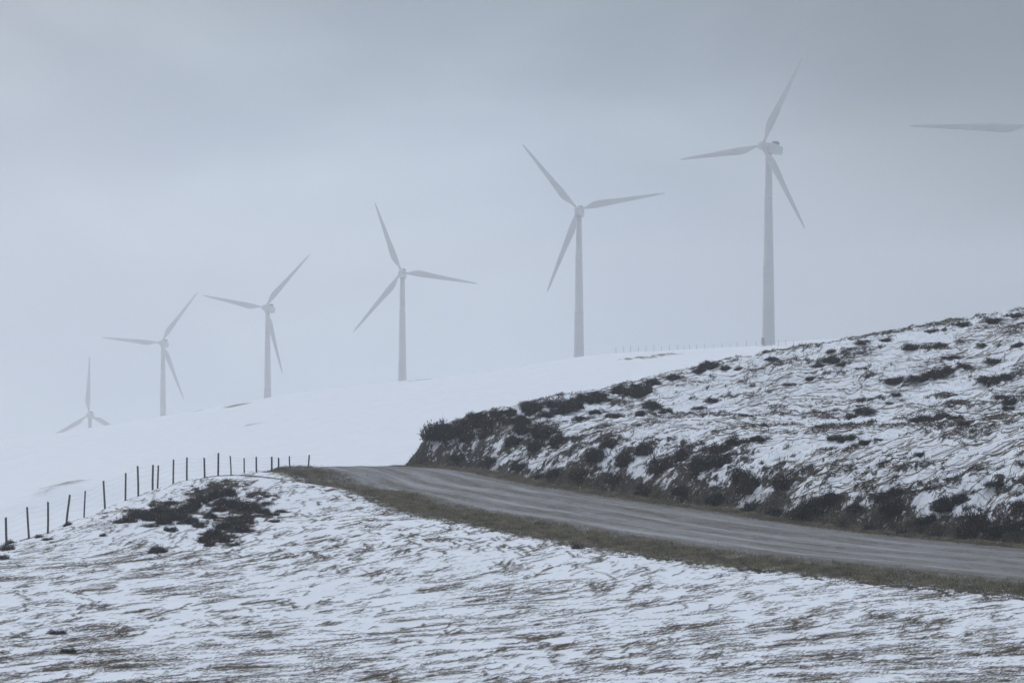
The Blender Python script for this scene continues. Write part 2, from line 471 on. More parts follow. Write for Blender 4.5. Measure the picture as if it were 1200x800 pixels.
# report the skyline the terrain makes in the photo's pixels
def skyline(px, a, b_):
    d = np.linspace(a, b_, int((b_-a)*3)); z = sample(HZ, (px-600)/F*d, d)
    v = 400-F*z/d; k = np.argmin(v); return round(float(v[k]), 1), round(float(d[k]))
print('near', [(p, skyline(p, 62, 230)) for p in range(0, 1201, 60)])
print('far', [(p, skyline(p, 300, 3000)) for p in range(0, 1201, 100)])

# ------------------------------------------------------------------ road
def resample(p, n):
    s = np.concatenate([[0], np.cumsum(np.hypot(*np.diff(p, axis=0).T))]); t = np.linspace(0, s[-1], n)
    return np.stack([np.interp(t, s, p[:, 0]), np.interp(t, s, p[:, 1])], 1), t
n_al = 900
# match both edges by parameter
A1, ta = resample(NE, n_al); 
# pair each near point with the closest far point, smoothed
B1 = np.empty_like(A1)
FEd, _ = resample(FE, 3000)
kk = np.array([np.argmin(np.hypot(FEd[:, 0]-a[0], FEd[:, 1]-a[1])) for a in A1], float)
ker = np.ones(61)/61; kp = np.pad(kk, 30, mode='edge'); kk = np.maximum.accumulate(np.convolve(kp, ker, 'valid'))
B1 = FEd[kk.astype(int)]
n_ac = 100
v = np.linspace(-.03, 1.02, n_ac)
RX = A1[:, None, 0]*(1-v)+B1[:, None, 0]*v; RY = A1[:, None, 1]*(1-v)+B1[:, None, 1]*v
za, _ = Hsmooth(A1[:, 0], A1[:, 1]); zb_, _ = base_h(B1[:, 0], B1[:, 1])
zc, _ = base_h(RX, RY)
wid = np.hypot(*(B1-A1).T)
vm = v[None]*wid[:, None]
U = np.broadcast_to(ta[:, None], RX.shape)
vw = vm/wid[:, None]
mean = .03*fbm(U*.03, vw*2, 80, 2)
wheel = sum(np.exp(-(((vw+mean-c)/w_)**2)) for c, w_ in ((.33,.045),(.47,.045),(.63,.05),(.80,.045)))
wheel = np.clip(wheel*(.75+.5*fbm(U*.12, vw*8, 82, 3)), 0, 1)
crown = .10*np.clip(1-((vw-.58)/.42)**2, 0, 1)
RZ = zc + .035 + crown - .035*wheel + .02*fbm(RX*1.5, RY*1.5, 81, 3)
edge = np.clip(1-(vw-.02)/.26, 0, 1) + np.clip((vw-.92)/.08, 0, 1)
edge = np.clip(edge + .35*np.exp(-(((vw-.55)/.035)**2)) + .2*np.exp(-(((vw-.40)/.03)**2)), 0, 1)
RZ += .05*edge*fbm(RX*3, RY*3, 83, 3)
ri = np.arange(RX.size).reshape(RX.shape)
rq = np.stack([ri[:-1, :-1], ri[1:, :-1], ri[1:, 1:], ri[:-1, 1:]], -1).reshape(-1, 4)[:, ::-1]
road = mesh_np('road', np.stack([RX, RY, RZ], -1).reshape(-1, 3), quads=rq, mats=[M_road], smooth=True,
               attrs={'along': U.ravel(), 'across': vm.ravel(), 'wheel': wheel.ravel(), 'edge': edge.ravel()})
tag(road, kind='structure')

# ------------------------------------------------------------------ grass
def blades(name, x, y, z, dirx, diry, L, hgt, w, mat, curl=None):
    n = len(x)
    px_, py_ = -diry, dirx
    c = np.zeros(n) if curl is None else curl
    p = np.stack([x, y, z], 1)
    d = np.stack([dirx, diry, np.zeros(n)], 1); q = np.stack([px_, py_, np.zeros(n)], 1); up = np.array([[0, 0, 1.0]])
    w = w[:, None]; L = L[:, None]; h = hgt[:, None]; c = c[:, None]
    v0 = p-q*w*.5-up*.01; v1 = p+q*w*.5-up*.01
    m = p+d*L*.45+q*c*L*.4+up*h
    v2 = m-q*w*.4-up*w*.3; v3 = m+q*w*.4+up*w*.3
    v4 = p+d*L+q*c*L*.1+up*h*.55
    V = np.stack([v0, v1, v2, v3, v4], 1).reshape(-1, 3)
    b = np.arange(n)[:, None]*5
    T = np.concatenate([b+[0, 1, 3], b+[0, 3, 2], b+[2, 3, 4]], 1).reshape(-1, 3)
    return mesh_np(name, V, tris=T, mats=[mat])

def frustum_points(n, d0, d1, margin=4, p=1.0):
    # even over the ground, a little denser near
    d = (rng.random(n)*(d1**p-d0**p)+d0**p)**(1/p)
    x = (rng.random(n)*2-1)*(.178*d+margin)
    return x, d

# field grass: locks combed to the right by the wind, and short tufts where the snow is thin
def lean_angle(x, y, spread):
    n = len(x)
    return .10+.55*fbm(x*.045, y*.03, 90, 2)+rng.normal(0, spread, n)
x, y = frustum_points(1300000, 58, 176, 6, 1.4)
g = sample(G_, x, y); bk = sample(BK, x, y); on = sample(ONG, x, y)
cl_ = fbm((x*.97-y*.24)*2.4, (x*.24+y*.97)*.62, 140, 3, .6)
keep = (bk < .3) & (on > -.6) & (rng.random(len(x)) < (.05+.60*sstep(g, .32, .50))*sstep(cl_, -.02, .24)*.30*(.35+1.3*sstep(fbm(x*.13, y*.07, 145, 3), -.25, .3)))
x, y, on = x[keep], y[keep], on[keep]; n = len(x); z = sample(HZ, x, y); print('locks', n)
a = lean_angle(x, y, .30)
o = blades('field_grass', x, y, z, np.cos(a), np.sin(a), rng.uniform(.14, .48, n), rng.uniform(.015, .085, n), rng.uniform(.008, .020, n), M_straw, rng.normal(0, .2, n))
tag(o, 'wind-combed dry grass lying over the snow of the near field', 'grass', kind='stuff')
x, y = frustum_points(1700000, 58, 176, 6, 1.6)
g = sample(G_, x, y); bk = sample(BK, x, y)
on = sample(ONG, x, y)
keep = (bk < .3) & (on > .1) & (rng.random(len(x)) < sstep(g, .44, .66)*.30)
x, y = x[keep], y[keep]
print('field blades', len(x))
n = len(x); z = sample(HZ, x, y)
a = lean_angle(x, y, .7)
o = blades('grass_tufts', x, y, z, np.cos(a), np.sin(a), rng.uniform(.05, .18, n), rng.uniform(.01, .06, n), rng.uniform(.006, .015, n), M_straw, rng.normal(0, .4, n))
tag(o, 'thin dry tufts poking through the bare patches of the near field', 'grass', kind='stuff')

# verge grass
n = 340000
tt = rng.random(n)*(n_al-1); i = tt.astype(int)
off = rng.normal(.6, .95, n)
off = np.where(rng.random(n) < .35, rng.uniform(-.3, 2.8, n), off)
A = A1[i]; D = (B1[i]-A1[i]); D /= np.linalg.norm(D, axis=1)[:, None]
tj = rng.normal(0, .2, (n, 2))
x = A[:, 0]+D[:, 0]*off+tj[:, 0]; y = A[:, 1]+D[:, 1]*off+tj[:, 1]
vm_ = fbm(x*.8, y*.8, 95, 3)
keep = (np.abs(x) < .178*y+14) & (y > 56) & (rng.random(n) < .55+.9*vm_) & (off > -1.3+1.2*vm_)
nf = 130000; tt = rng.random(nf)*(n_al-1); i = tt.astype(int); D2 = (A1[i]-B1[i]); D2 /= np.linalg.norm(D2, axis=1)[:, None]
o2 = rng.normal(.15, .42, nf); x2 = B1[i, 0]+D2[:, 0]*o2; y2 = B1[i, 1]+D2[:, 1]*o2+rng.normal(0, .1, nf); k2 = (np.abs(x2) < .178*y2+14) & (y2 > 60)
x = np.concatenate([x[keep], x2[k2]]); y = np.concatenate([y[keep], y2[k2]]); off = np.concatenate([off[keep], np.full(k2.sum(), .8)]); n = len(x)
z = np.maximum(sample(HZ, x, y), base_h(x, y)[0]+.03*(off > 0)+.02)
a = rng.uniform(0, 2*math.pi, n)
a = np.where(rng.random(n) < .6, rng.normal(-.3, .6, n), a)
o = blades('verge_grass', x, y, z, np.cos(a), np.sin(a), rng.uniform(.05, .2, n), rng.uniform(.03, .15, n)*(1-.45*sstep(off, .8, 2.5))*(.6+.9*np.clip(vm_[keep].mean()+fbm(x*1.6, y*.9, 96, 2), 0, 1)) if len(vm_[keep]) == n else rng.uniform(.03, .15, n)*(.5+1.1*np.clip(.4+fbm(x*1.6, y*.9, 96, 2), 0, 1)), rng.uniform(.007, .016, n), M_olive, rng.normal(0, .4, n))
tag(o, 'olive brown grass along the road verge between gravel and snow', 'grass', kind='stuff')

# long bleached strands lying over the snow of the bank: walk along the contour lines of a noise
def strands(name, nst, wmin, wmax, seed, mat, region, seglen=.11, nseg=(8, 22), lift=.02, bank=True, spread=.30, lean=1.6):
    x, y = frustum_points(nst*(14 if bank else 30), 100 if bank else 60, 194 if bank else 172, 5 if bank else 3, 1.3)
    bk = sample(BK, x, y); k = (bk > .6) if bank else (bk < .2)
    x, y = x[k], y[k]; of = sample(OFG, x, y)
    k = region(x, y, of); x, y = x[k][:nst], y[k][:nst]
    n = len(x); K = nseg[1]; pos = np.zeros((K, n, 2)); pos[0] = np.stack([x, y], 1)
    nl = rng.integers(nseg[0], nseg[1]+1, n); curv = rng.normal(0, .03, n)
    lean_ = perlin(x*.11, y*.06, seed)*lean+.15
    an = np.clip(lean_+rng.normal(0, spread, n), -1.25, 1.25)+math.pi*(rng.random(n) < .5)
    for s_ in range(1, K):
        a, b = pos[s_-1, :, 0], pos[s_-1, :, 1]
        an = an+curv+.07*perlin(a*.9, b*.6, seed+3)+rng.normal(0, .03, n)
        pos[s_, :, 0] = a+np.cos(an)*seglen; pos[s_, :, 1] = b+np.sin(an)*seglen*1.1
    z = sample(HZ, pos[:, :, 0], pos[:, :, 1])
    zp = np.pad(z, ((3, 3), (0, 0)), mode='edge'); z = .25*z+.75*sum(zp[i:i+K] for i in range(7))/7
    t = np.arange(K)[:, None]/np.maximum(nl-1, 1)[None]
    z = z+lift+.035*np.sin(np.clip(t, 0, 1)*math.pi)*rng.random(n)[None]
    w = rng.uniform(wmin, wmax, n)[None]*np.clip(1.05-t, 0.02, 1)**.6
    d = np.gradient(pos, axis=0); d /= np.linalg.norm(d, axis=2)[:, :, None]+1e-9
    q = np.stack([-d[:, :, 1], d[:, :, 0]], -1)
    Vl = np.stack([pos[:, :, 0]-q[:, :, 0]*w*.5, pos[:, :, 1]-q[:, :, 1]*w*.5, z-w*.3], -1)
    Vr = np.stack([pos[:, :, 0]+q[:, :, 0]*w*.5, pos[:, :, 1]+q[:, :, 1]*w*.5, z+w*.5], -1)
    V = np.stack([Vl, Vr], 2)                    # K,n,2,3
    vid = np.arange(K*n*2).reshape(K, n, 2)
    Q = np.stack([vid[:-1, :, 0], vid[:-1, :, 1], vid[1:, :, 1], vid[1:, :, 0]], -1)   # K-1,n,4
    ok = (np.arange(1, K)[:, None] < nl[None])
    return mesh_np(name, V.reshape(-1, 3), quads=Q[ok], mats=[mat])
def field_region(x, y, of):
    g = sample(G_, x, y); on = sample(ONG, x, y)
    c1 = fbm((x*.97-y*.24)*1.1, (x*.24+y*.97)*.30, 160, 3, .6)
    return (on > .3) & (rng.random(len(x)) < (.04+.9*sstep(g, .24, .45))*sstep(c1, -.16, .22))
# rows of stems along the wind-cut edges of the snow
x, y = frustum_points(280000, 58, 174, 6, 1.3)
bk = sample(BK, x, y); k = (bk < .2); x, y = x[k], y[k]
k = field_region(x, y, None); x, y = x[k][:8600], y[k][:8600]
n = len(x); K = 26; nl = rng.integers(6, K+1, n)
an = 1.08+.27*sstep(y, 80, 130)-.45*sstep(x, 1, 12)+.55*perlin(x*.12, y*.05, 172)+rng.normal(0, .16, n)
cx, cy_, kk_ = [], [], []
px_, py_ = x.copy(), y.copy()
for j in range(K):
    px_ = px_+np.cos(an)*.085; py_ = py_+np.sin(an)*.085; an = an+.06*perlin(px_*.8, py_*.5, 173)+rng.normal(0, .03, n)
    ok = (j < nl) & (rng.random(n) < .85)
    cx.append(px_[ok]); cy_.append(py_[ok]); kk_.append(an[ok])
x = np.concatenate(cx); y = np.concatenate(cy_); an = np.concatenate(kk_)
x = np.repeat(x, 2)+rng.normal(0, .018, len(x)*2); y = np.repeat(y, 2)+rng.normal(0, .04, len(y)*2)
n = len(x); print('row blades', n); z = sample(HZ, x, y); a = rng.normal(.25, .35, n)
o = blades('windblown_rows', x, y, z, np.cos(a), np.sin(a), rng.uniform(.06, .22, n), rng.uniform(.008, .048, n), rng.uniform(.006, .014, n), M_straw, rng.normal(0, .25, n))
tag(o, 'thin brown stems drawn out in slanting streaks over the snow of the near field', 'grass', kind='stuff')
o = strands('bleached_strands', 3200, .020, .050, 71, M_strand, lambda x, y, of: (rng.random(len(x)) < sstep(fbm(x*.22, y*.14, 99, 3), -.25, .22)*(of > .8)), nseg=(12, 40))
tag(o, 'long bleached grass stems lying over the snow on the slope above the road', 'grass', kind='stuff')

x, y = frustum_points(400000, 100, 194, 5, 1.3)
g = sample(G_, x, y); bk = sample(BK, x, y); cl_ = fbm(x*1.3, y*.5, 150, 3, .6)
keep = (bk > .5) & (rng.random(len(x)) < (.02+.35*sstep(g, .32, .5))*sstep(cl_, -.1, .3)*.45)
x, y = x[keep], y[keep]; n = len(x); z = sample(HZ, x, y); print('bank locks', n)
a = .15+1.2*perlin(x*.11, y*.06, 71)+rng.normal(0, .4, n)
o = blades('combed_grass', x, y, z+.01, np.cos(a), np.sin(a), rng.uniform(.15, .6, n), rng.uniform(.01, .08, n), rng.uniform(.010, .026, n), M_strand, rng.normal(0, .3, n))
tag(o, 'wind-combed brown grass lying over the snow above the road bank', 'grass', kind='stuff')

# short dark heath twigs where the heath shows
x, y = frustum_points(1500000, 100, 196, 5, 1.3)
he = sample(HE, x, y); g = sample(G_, x, y); bk = sample(BK, x, y)
keep = ((bk > .3) | (he > .4)) & (rng.random(len(x)) < (.04+.8*sstep(g, .45, .7))*(.25+.75*sstep(he, .2, .8)))
x, y = x[keep], y[keep]; n = len(x); z = sample(HZ, x, y); print('heath', n)
a = np.where(rng.random(n) < .6, rng.normal(.1, .6, n), rng.uniform(0, 2*math.pi, n))
o = blades('heath_twigs', x, y, z, np.cos(a), np.sin(a), rng.uniform(.06, .20, n), rng.uniform(.01, .13, n), rng.uniform(.012, .03, n), M_gorse2, rng.normal(0, .4, n))
tag(o, 'low dark heath twigs covering the road bank between the snow patches', 'heath', kind='stuff')

# ------------------------------------------------------------------ bushes
def bush_mesh(name, seed, mat, lean=.25, n=2600, flat=.55, rime=.008):
    r = np.random.default_rng(seed)
    nc_ = 34
    th = r.uniform(0, 2*math.pi, nc_); ph = np.arccos(1-r.random(nc_)*.98)
    lob = 1+.28*np.sin(th*2+seed)+.18*np.sin(th*3+1.7*seed)
    rad = lob*r.uniform(.55, 1.0, nc_)*(.8+.2*np.sin(ph))
    cc_ = np.stack([rad*np.sin(ph)*np.cos(th), rad*np.sin(ph)*np.sin(th), rad*np.cos(ph)*flat*.85], 1)
    cs = r.uniform(.07, .17, nc_)
    wgt = cs**2; wgt /= wgt.sum(); ci = r.choice(nc_, n, p=wgt)
    p = cc_[ci]+r.normal(0, 1, (n, 3))*cs[ci][:, None]*np.array([1, 1, .75])
    p[:, 2] = np.maximum(p[:, 2], 0)-.04
    d = (p-cc_[ci])/cs[ci][:, None]*.5+np.array([.15, 0, .45])+r.normal(0, .5, (n, 3)); d /= np.linalg.norm(d, axis=1)[:, None]
    q = np.cross(d, r.normal(0, 1, (n, 3))); q /= np.linalg.norm(q, axis=1)[:, None]
    L = r.uniform(.05, .13, n)[:, None]; W = r.uniform(.014, .036, n)[:, None]
    V = np.stack([p-q*W, p+q*W, p+d*L], 1).reshape(-1, 3)
    T = np.arange(3*n).reshape(n, 3)
    mi = ((r.random(n) < rime*2.0) & (d[:, 2] > .55)).astype(int)
    # a rough inner mass of crossed stems so the middle is closed
    k = 260
    a0 = r.uniform(0, 2*math.pi, k); rr = r.uniform(0, .55, k)
    b0 = np.stack([rr*np.cos(a0), rr*np.sin(a0), np.full(k, -.08)], 1)
    t0 = b0*r.uniform(1.1, 1.6, (k, 1))+np.stack([r.normal(0, .08, k), r.normal(0, .08, k), r.uniform(.1, .5, k)*flat], 1)
    qq = np.stack([-np.sin(a0), np.cos(a0), np.zeros(k)], 1)*r.uniform(.03, .07, (k, 1))
    V2 = np.stack([b0-qq, b0+qq, t0], 1).reshape(-1, 3)
    V = np.concatenate([V, V2]); T = np.concatenate([T, np.arange(3*k).reshape(k, 3)+3*n]); mi = np.concatenate([mi, np.zeros(k, int)])
    o = mesh_np(name, V, tris=T, mats=[mat, M_rime], midx=mi)
    return o
protos = {}
used = set()
def bush(kind, x, y, z, sx, sy, sz, label, group, rot=None):
    """first use of a mesh keeps its own object, later ones are copies"""
    key = kind
    if key not in protos:
        nm, sd = kind
        protos[key] = bush_mesh(nm, sd, M_gorse if nm == 'gorse_bush' else M_gorse2, n=5200 if nm == 'gorse_bush' else 3600, flat=.6 if nm == 'gorse_bush' else .5)
        o = protos[key]
    else:
        o = protos[key].copy(); C.objects.link(o); o.name = kind[0]
    o.location = (x, y, z); o.scale = (sx, sy, sz); o.rotation_euler = (0, 0, rot if rot is not None else random.uniform(0, 6.28))
    tag(o, label, 'bush', group)
    return o
nb = 0
def bush_at(px, py, rpx, hpx, label, group, kind=None):
    global nb
    p = hit(px, py, 60, 205)
    if p is None: print('no hit', px, py); return
    s = p[1]/F; r = rpx*s; h = hpx*s
    k = kind or random.choice(['gorse_bush', 'gorse_bush', 'heather_bush'])
    kk = (k, random.randint(1, 4))
    flat = .6 if k == 'gorse_bush' else .5
    bush(kk, p[0], p[1]+r*.2, sample(HZ, p[0], p[1]+r*.2)-.03, r*.95, r*random.uniform(.85, 1.1), h/flat*1.12, label, group)
    nb += 1
# the dark patch on the brow of the near field
G1 = 'shrubs of the dark patch on the near field'
L1 = 'low dark shrub in the dark patch on the near field below the fence'
for px, py, r, h in [(150,610,11,7),(163,606,13,8),(178,608,14,9),(192,613,13,9),(205,608,14,10),(186,600,12,8),(215,600,13,9),(226,594,12,9),(222,612,12,8),
                     (238,586,12,7),(252,582,12,8),(268,579,13,8),(262,590,12,8),(274,594,14,9),(286,597,13,8),(298,597,12,7),(308,600,11,6),(256,598,12,8),(246,606,11,7),
                     (318,602,10,4),(288,607,11,7),(274,614,13,8),(262,618,12,8),(284,622,12,8),(250,628,13,9),(240,634,11,7),(262,634,12,7),(292,612,10,6),
                     (234,616,9,6),(200,621,9,5)]:
    bush_at(px, py+2, r*1.0, h*1.25, L1, G1, 'heather_bush' if random.random() < .35 else 'gorse_bush')
bush_at(184, 648, 15, 9, 'small brown tussock bush just below the dark heather patch', None, 'heather_bush')
bush_at(67, 743, 14, 6, 'small dark twiggy plant at the lower left, upper one of two', None, 'heather_bush')
bush_at(79, 766, 9, 8, 'small dark twiggy plant at the lower left, lower one of two', None, 'gorse_bush')
bush_at(677, 643, 7, 6, 'small dark tuft alone on the snow edge under the middle of the road verge', None, 'gorse_bush')
G0 = 'small tufts at the foot of the fence posts'
for px, py, r, h in [(6,645,10,8),(2,655,9,6),(46,630,7,4),(56,633,7,4),(62,613,9,6),(80,616,7,5),(89,606,7,4),(12,637,8,5),(121,629,6,4)]:
    bush_at(px, py, r, h, 'small dark tuft at the foot of the posts on the left of the wire fence', G0, 'heather_bush')
# bushes of the bank that can be told apart
bush_at(511, 523, 18, 19, 'round dark gorse bush hanging over the left tip of the road bank', None, 'gorse_bush')
bush_at(640, 512, 16, 16, 'dark gorse bush high on the left part of the road bank', None, 'gorse_bush')
G2 = 'dark bushes on the face of the road bank'
L2 = 'dark gorse or heather bush on the steep face of the road bank'
for px, py, r, h in [(528,516,14,14),(548,518,14,14),(570,512,14,13),(600,520,14,14),(612,508,13,13),(628,528,15,14),(655,520,14,14),(540,540,13,10),(575,545,14,10),(610,552,14,10),
    (700,540,17,17),(715,525,14,13),(735,545,18,19),(755,535,16,15),(775,552,20,20),(800,540,20,19),(820,555,20,18),(845,545,18,16),(880,580,24,24),(866,562,18,16),(920,572,15,18),
    (955,600,22,19),(975,590,18,16),(940,612,20,14),(1045,605,16,20),(1035,590,15,13),(1050,580,12,10),(1105,600,20,18),(1125,590,17,15),(1090,612,16,13),(1145,622,20,22),(1135,635,18,13),
    (1170,630,18,12),(1190,622,16,13),(680,560,16,12),(650,558,15,11),(720,568,16,12),(760,578,17,12),(800,585,17,12),(840,590,17,12),(880,600,17,12),(910,606,16,10),(990,622,16,10),(1020,624,16,11),(1060,630,16,11),(1100,634,16,11)]:
    bush_at(px, py, r*.85, h*.85, L2, G2)
G3 = 'dark bushes along the top edge of the slope'
L3 = 'low dark bush on the skyline of the slope above the road'
for px, py, r, h in [(545,494,11,6),(560,490,12,8),(583,486,12,8),(598,482,9,6),(622,478,13,9),(650,473,14,9),(685,467,14,9),(700,462,10,6),(728,456,12,8),(735,460,14,8),(765,449,12,7),(790,442,10,6),
    (832,430,12,8),(820,435,10,6),(850,432,9,5),(868,430,8,4),(905,421,9,4),(975,410,9,4),(1012,401,10,5),(1040,397,9,4),(1095,386,12,5),(1130,380,12,5),(1165,374,14,6),(1190,369,13,6)]:
    bush_at(px, py+3, r*1.05, h*1.0, L3, G3)
G4 = 'scattered dark bushes on the snowy slope above the bank'
L4 = 'small dark bush scattered on the snowy slope above the road bank'
for px, py, r, h in [(765,478,14,8),(752,485,10,6),(780,482,10,6),(835,470,10,5),(820,478,8,4),(1068,408,12,7),(1100,405,14,7),(960,428,10,4),(975,424,14,7),(990,426,10,5),
    (1050,448,16,7),(1075,445,14,6),(1095,440,16,8),(1110,436,14,7),(1130,430,12,6),(1160,445,18,7),(1180,443,14,7),(1165,425,14,5),(1190,470,16,7),(1172,465,10,5),(1085,492,20,8),(1105,488,14,6),(1120,490,10,5),
    (1000,488,16,7),(1015,484,12,6),(985,517,14,8),(1000,514,10,5),(1015,518,10,5),(1030,516,8,4),(890,515,12,6),(875,517,14,6),(860,521,12,7),(846,528,14,10),(1080,533,9,5),(1050,465,8,4),(1010,470,6,3),
    (960,500,7,4),(895,498,6,4),(1130,497,9,5),(1180,480,10,4),(950,443,8,4),(925,450,8,3),(700,482,10,5),(720,488,12,6),(680,492,9,5),(1195,405,10,5),(1150,405,10,4),(1120,418,8,4),(640,486,9,5),(600,498,10,6),(570,499,9,5)]:
    bush_at(px, py+2, r, h, L4, G4)
# more low clumps chosen where the heath shows
xr, yr = frustum_points(6000, 100, 190, 2, 1.3); k = 0
he = sample(HE, xr, yr); bkr = sample(BK, xr, yr); ofr = sample(OFG, xr, yr)
order = np.where((he > .55) & (bkr > .8) & (ofr > .2) & (np.abs(xr) < .178*yr+1))[0]
for i in order[:70]:
    face = ofr[i] < 4
    r = random.uniform(.28, .6) if face else random.uniform(.2, .42)
    bush((random.choice(['gorse_bush', 'heather_bush', 'heather_bush']), random.randint(1, 4)), xr[i], yr[i], float(sample(HZ, xr[i], yr[i]))-.04,
         r, r*random.uniform(.8, 1.2), r*random.uniform(.6, .95), L2 if face else L4, G2 if face else G4)
    nb += 1
for q in range(46):
    px = random.uniform(505, 770); top = np.interp(px, [500, 540, 560, 600, 620, 680, 720, 760, 800], [506, 497, 489, 481, 477, 466, 457, 449, 440])
    bush_at(px, top+5+abs(random.gauss(0, 7)), random.uniform(7, 13), random.uniform(5, 9), L3, G3)
for px, py, r, h in [(140,613,9,5),(330,601,10,4),(322,612,9,4),(312,592,9,4),(246,640,9,6),(272,640,9,5),(200,592,9,5),(176,618,9,5)]:
    bush_at(px, py, r, h, L1, G1, 'heather_bush')
print('bushes', nb)

# ------------------------------------------------------------------ fences
def cyl(r0, r1, h, n=8, z0=0.0, bend=(0, 0)):
    V = []; 
    for k, (r, z) in enumerate(((r0, z0), ((r0+r1)/2, z0+h*.5), (r1, z0+h))):
        for i in range(n):
            a = 2*math.pi*i/n; V.append((r*math.cos(a)+bend[0]*(k == 1), r*math.sin(a)+bend[1]*(k == 1), z))
    Fc = []
    for k in range(2):
        for i in range(n): Fc.append((k*n+i, k*n+(i+1) % n, (k+1)*n+(i+1) % n, (k+1)*n+i))
    Fc.append(tuple(range(n))[::-1]); Fc.append(tuple(2*n+i for i in range(n)))
    return V, Fc

def fence(name, posts, label, heights, radius, wires, wire_r, sink=.35, lean=.04):
    root = bpy.data.objects.new(name, None); C.objects.link(root)
    x0, y0, z0 = posts[0]; root.location = (x0, y0, z0); tag(root, label, 'fence')
    tops = []
    for i, (x, y, z) in enumerate(posts):
        h = heights[i]; r = radius*random.uniform(.85, 1.2)
        V, Fc = cyl(r, r*.9, h+sink, 8, -sink, (random.gauss(0, .008), random.gauss(0, .008)))
        V = [(a, b, c) if k < 16 else (a, b, c+.02*math.sin(k)) for k, (a, b, c) in enumerate(V)]
        o = mesh_py('post', V, Fc, [M_wood], root)
        lx, ly = random.gauss(0, lean), random.gauss(0, lean)
        if name == 'wire_fence' and i in (13,): lx = 0; ly = -.07
        o.location = (x-x0, y-y0, z-z0); o.rotation_euler = (lx, ly, random.uniform(0, 3))
        tops.append((x-x0, y-y0, z-z0, h, lx, ly))
    for fr in wires:
        V = []; Fc = []
        for (a, b) in zip(tops[:-1], tops[1:]):
            pa = (a[0]+a[5]*a[3]*fr, a[1]-a[4]*a[3]*fr, a[2]+a[3]*fr); pb = (b[0]+b[5]*b[3]*fr, b[1]-b[4]*b[3]*fr, b[2]+b[3]*fr)
            for s_ in range(5):
                t = s_/4; sag = -.03*4*t*(1-t)
                c = [pa[j]*(1-t)+pb[j]*t for j in range(3)]; c[2] += sag
                k = len(V)
                for dx, dz in ((wire_r, 0), (0, wire_r), (-wire_r, 0), (0, -wire_r)): V.append((c[0]+dx, c[1], c[2]+dz))
                if s_: 
                    for j in range(4): Fc.append((k-4+j, k-4+(j+1) % 4, k+(j+1) % 4, k+j))
        mesh_py('wire', V, Fc, [M_wire], root)
    return root
post_px = [(8,606,640),(34,594,629),(56,588,625),(78,579.5,612),(98.5,575,604),(123,563,594.5),(147,554,584),(162,546,580),(179,544.5,573.5),(184.5,545,572.5),(203,538,566),(219,536,563.5),
           (240,536,558.5),(255.5,530.5,556),(270.5,534,553),(286.5,537.5,552),(301,535,550.5),(318,538.5,550),(327,539.6,549),(339.5,538.5,549),(361,542,548)]
posts = []; hs = []
for i, (px, t, b) in enumerate(post_px):
    v, d = skyline(px, 100, 200)
    d = min(118.5+(176-118.5)*(i/20), d+1.2) if i > 6 else 118.5+(176-118.5)*(i/20)
    if i < 5:
        q = hit(px, b, 60, 200); d = q[1] if q else d
    x = (px-600)/F*d; z = float(sample(HZ, x, d)); top = (400-t)/F*d
    h = top-z; print(px, round(d, 1), 'skyline', v, 'post h', round(h, 2), 'base', round(400-F*z/d, 1))
    posts.append((x, d, z)); hs.append(min(max(h, .9), 1.75))
fence('wire_fence', posts, 'thin wire fence of weathered round posts along the brow of the near field', hs, .046, (.22, .42, .62, .8, .95), .0022)
p2 = []; h2 = []
for i, px in enumerate([722,731,739,748,757,766,775,784.5,794,802,808,816,826,836,846,855,864,875,886,896,904,912,921,930,940,950]):
    d = 690+i*4 if i < 14 else 746-(i-14)*11
    x = (px-600)/F*d; z = float(sample(HZ, x, d)); p2.append((x, d, z)); h2.append(random.uniform(1.2, 1.7))
fence('far_fence', p2, 'distant fence of thin posts fading in the mist on the snowy ridge', h2, .032, (.9,), .003, lean=.05)

# narrow dark track edge on the ridge under the second turbine from the right
tr = smooth_poly([P(*q)[:2] for q in [(862,400,880),(885,400,830),(905,400,790),(925,400,760),(945,400,740),(975,400,720)]], 3)
V = []; Fc = []
tg = np.gradient(tr, axis=0); tg /= np.linalg.norm(tg, axis=1)[:, None]
for i, (a, t) in enumerate(zip(tr, tg)):
    for s_ in (-1.6, -.6, .6, 1.6):
        x = a[0]-t[1]*s_; y = a[1]+t[0]*s_; V.append((x, y, float(sample(HZ, x, y))+.10+.22*(abs(s_) < 1)))
    if i:
        for j in range(3): Fc.append((4*i-4+j, 4*i+j, 4*i+j+1, 4*i-3+j))
o = mesh_py('track', V, Fc, [M_straw], None, True); tag(o, kind='structure')

# ------------------------------------------------------------------ wind turbines
R_BL = 35.0
def loft(rings, closed=True):
    V = []; Fc = []; n = len(rings[0])
    for r in rings: V += r
    for k in range(len(rings)-1):
        for i in range(n): Fc.append((k*n+i, k*n+(i+1) % n, (k+1)*n+(i+1) % n, (k+1)*n+i))
    Fc.append(tuple(range(n))[::-1]); Fc.append(tuple((len(rings)-1)*n+i for i in range(n)))
    return V, Fc
def circ(r, z, n=32): return [(r*math.cos(2*math.pi*i/n), r*math.sin(2*math.pi*i/n), z) for i in range(n)]

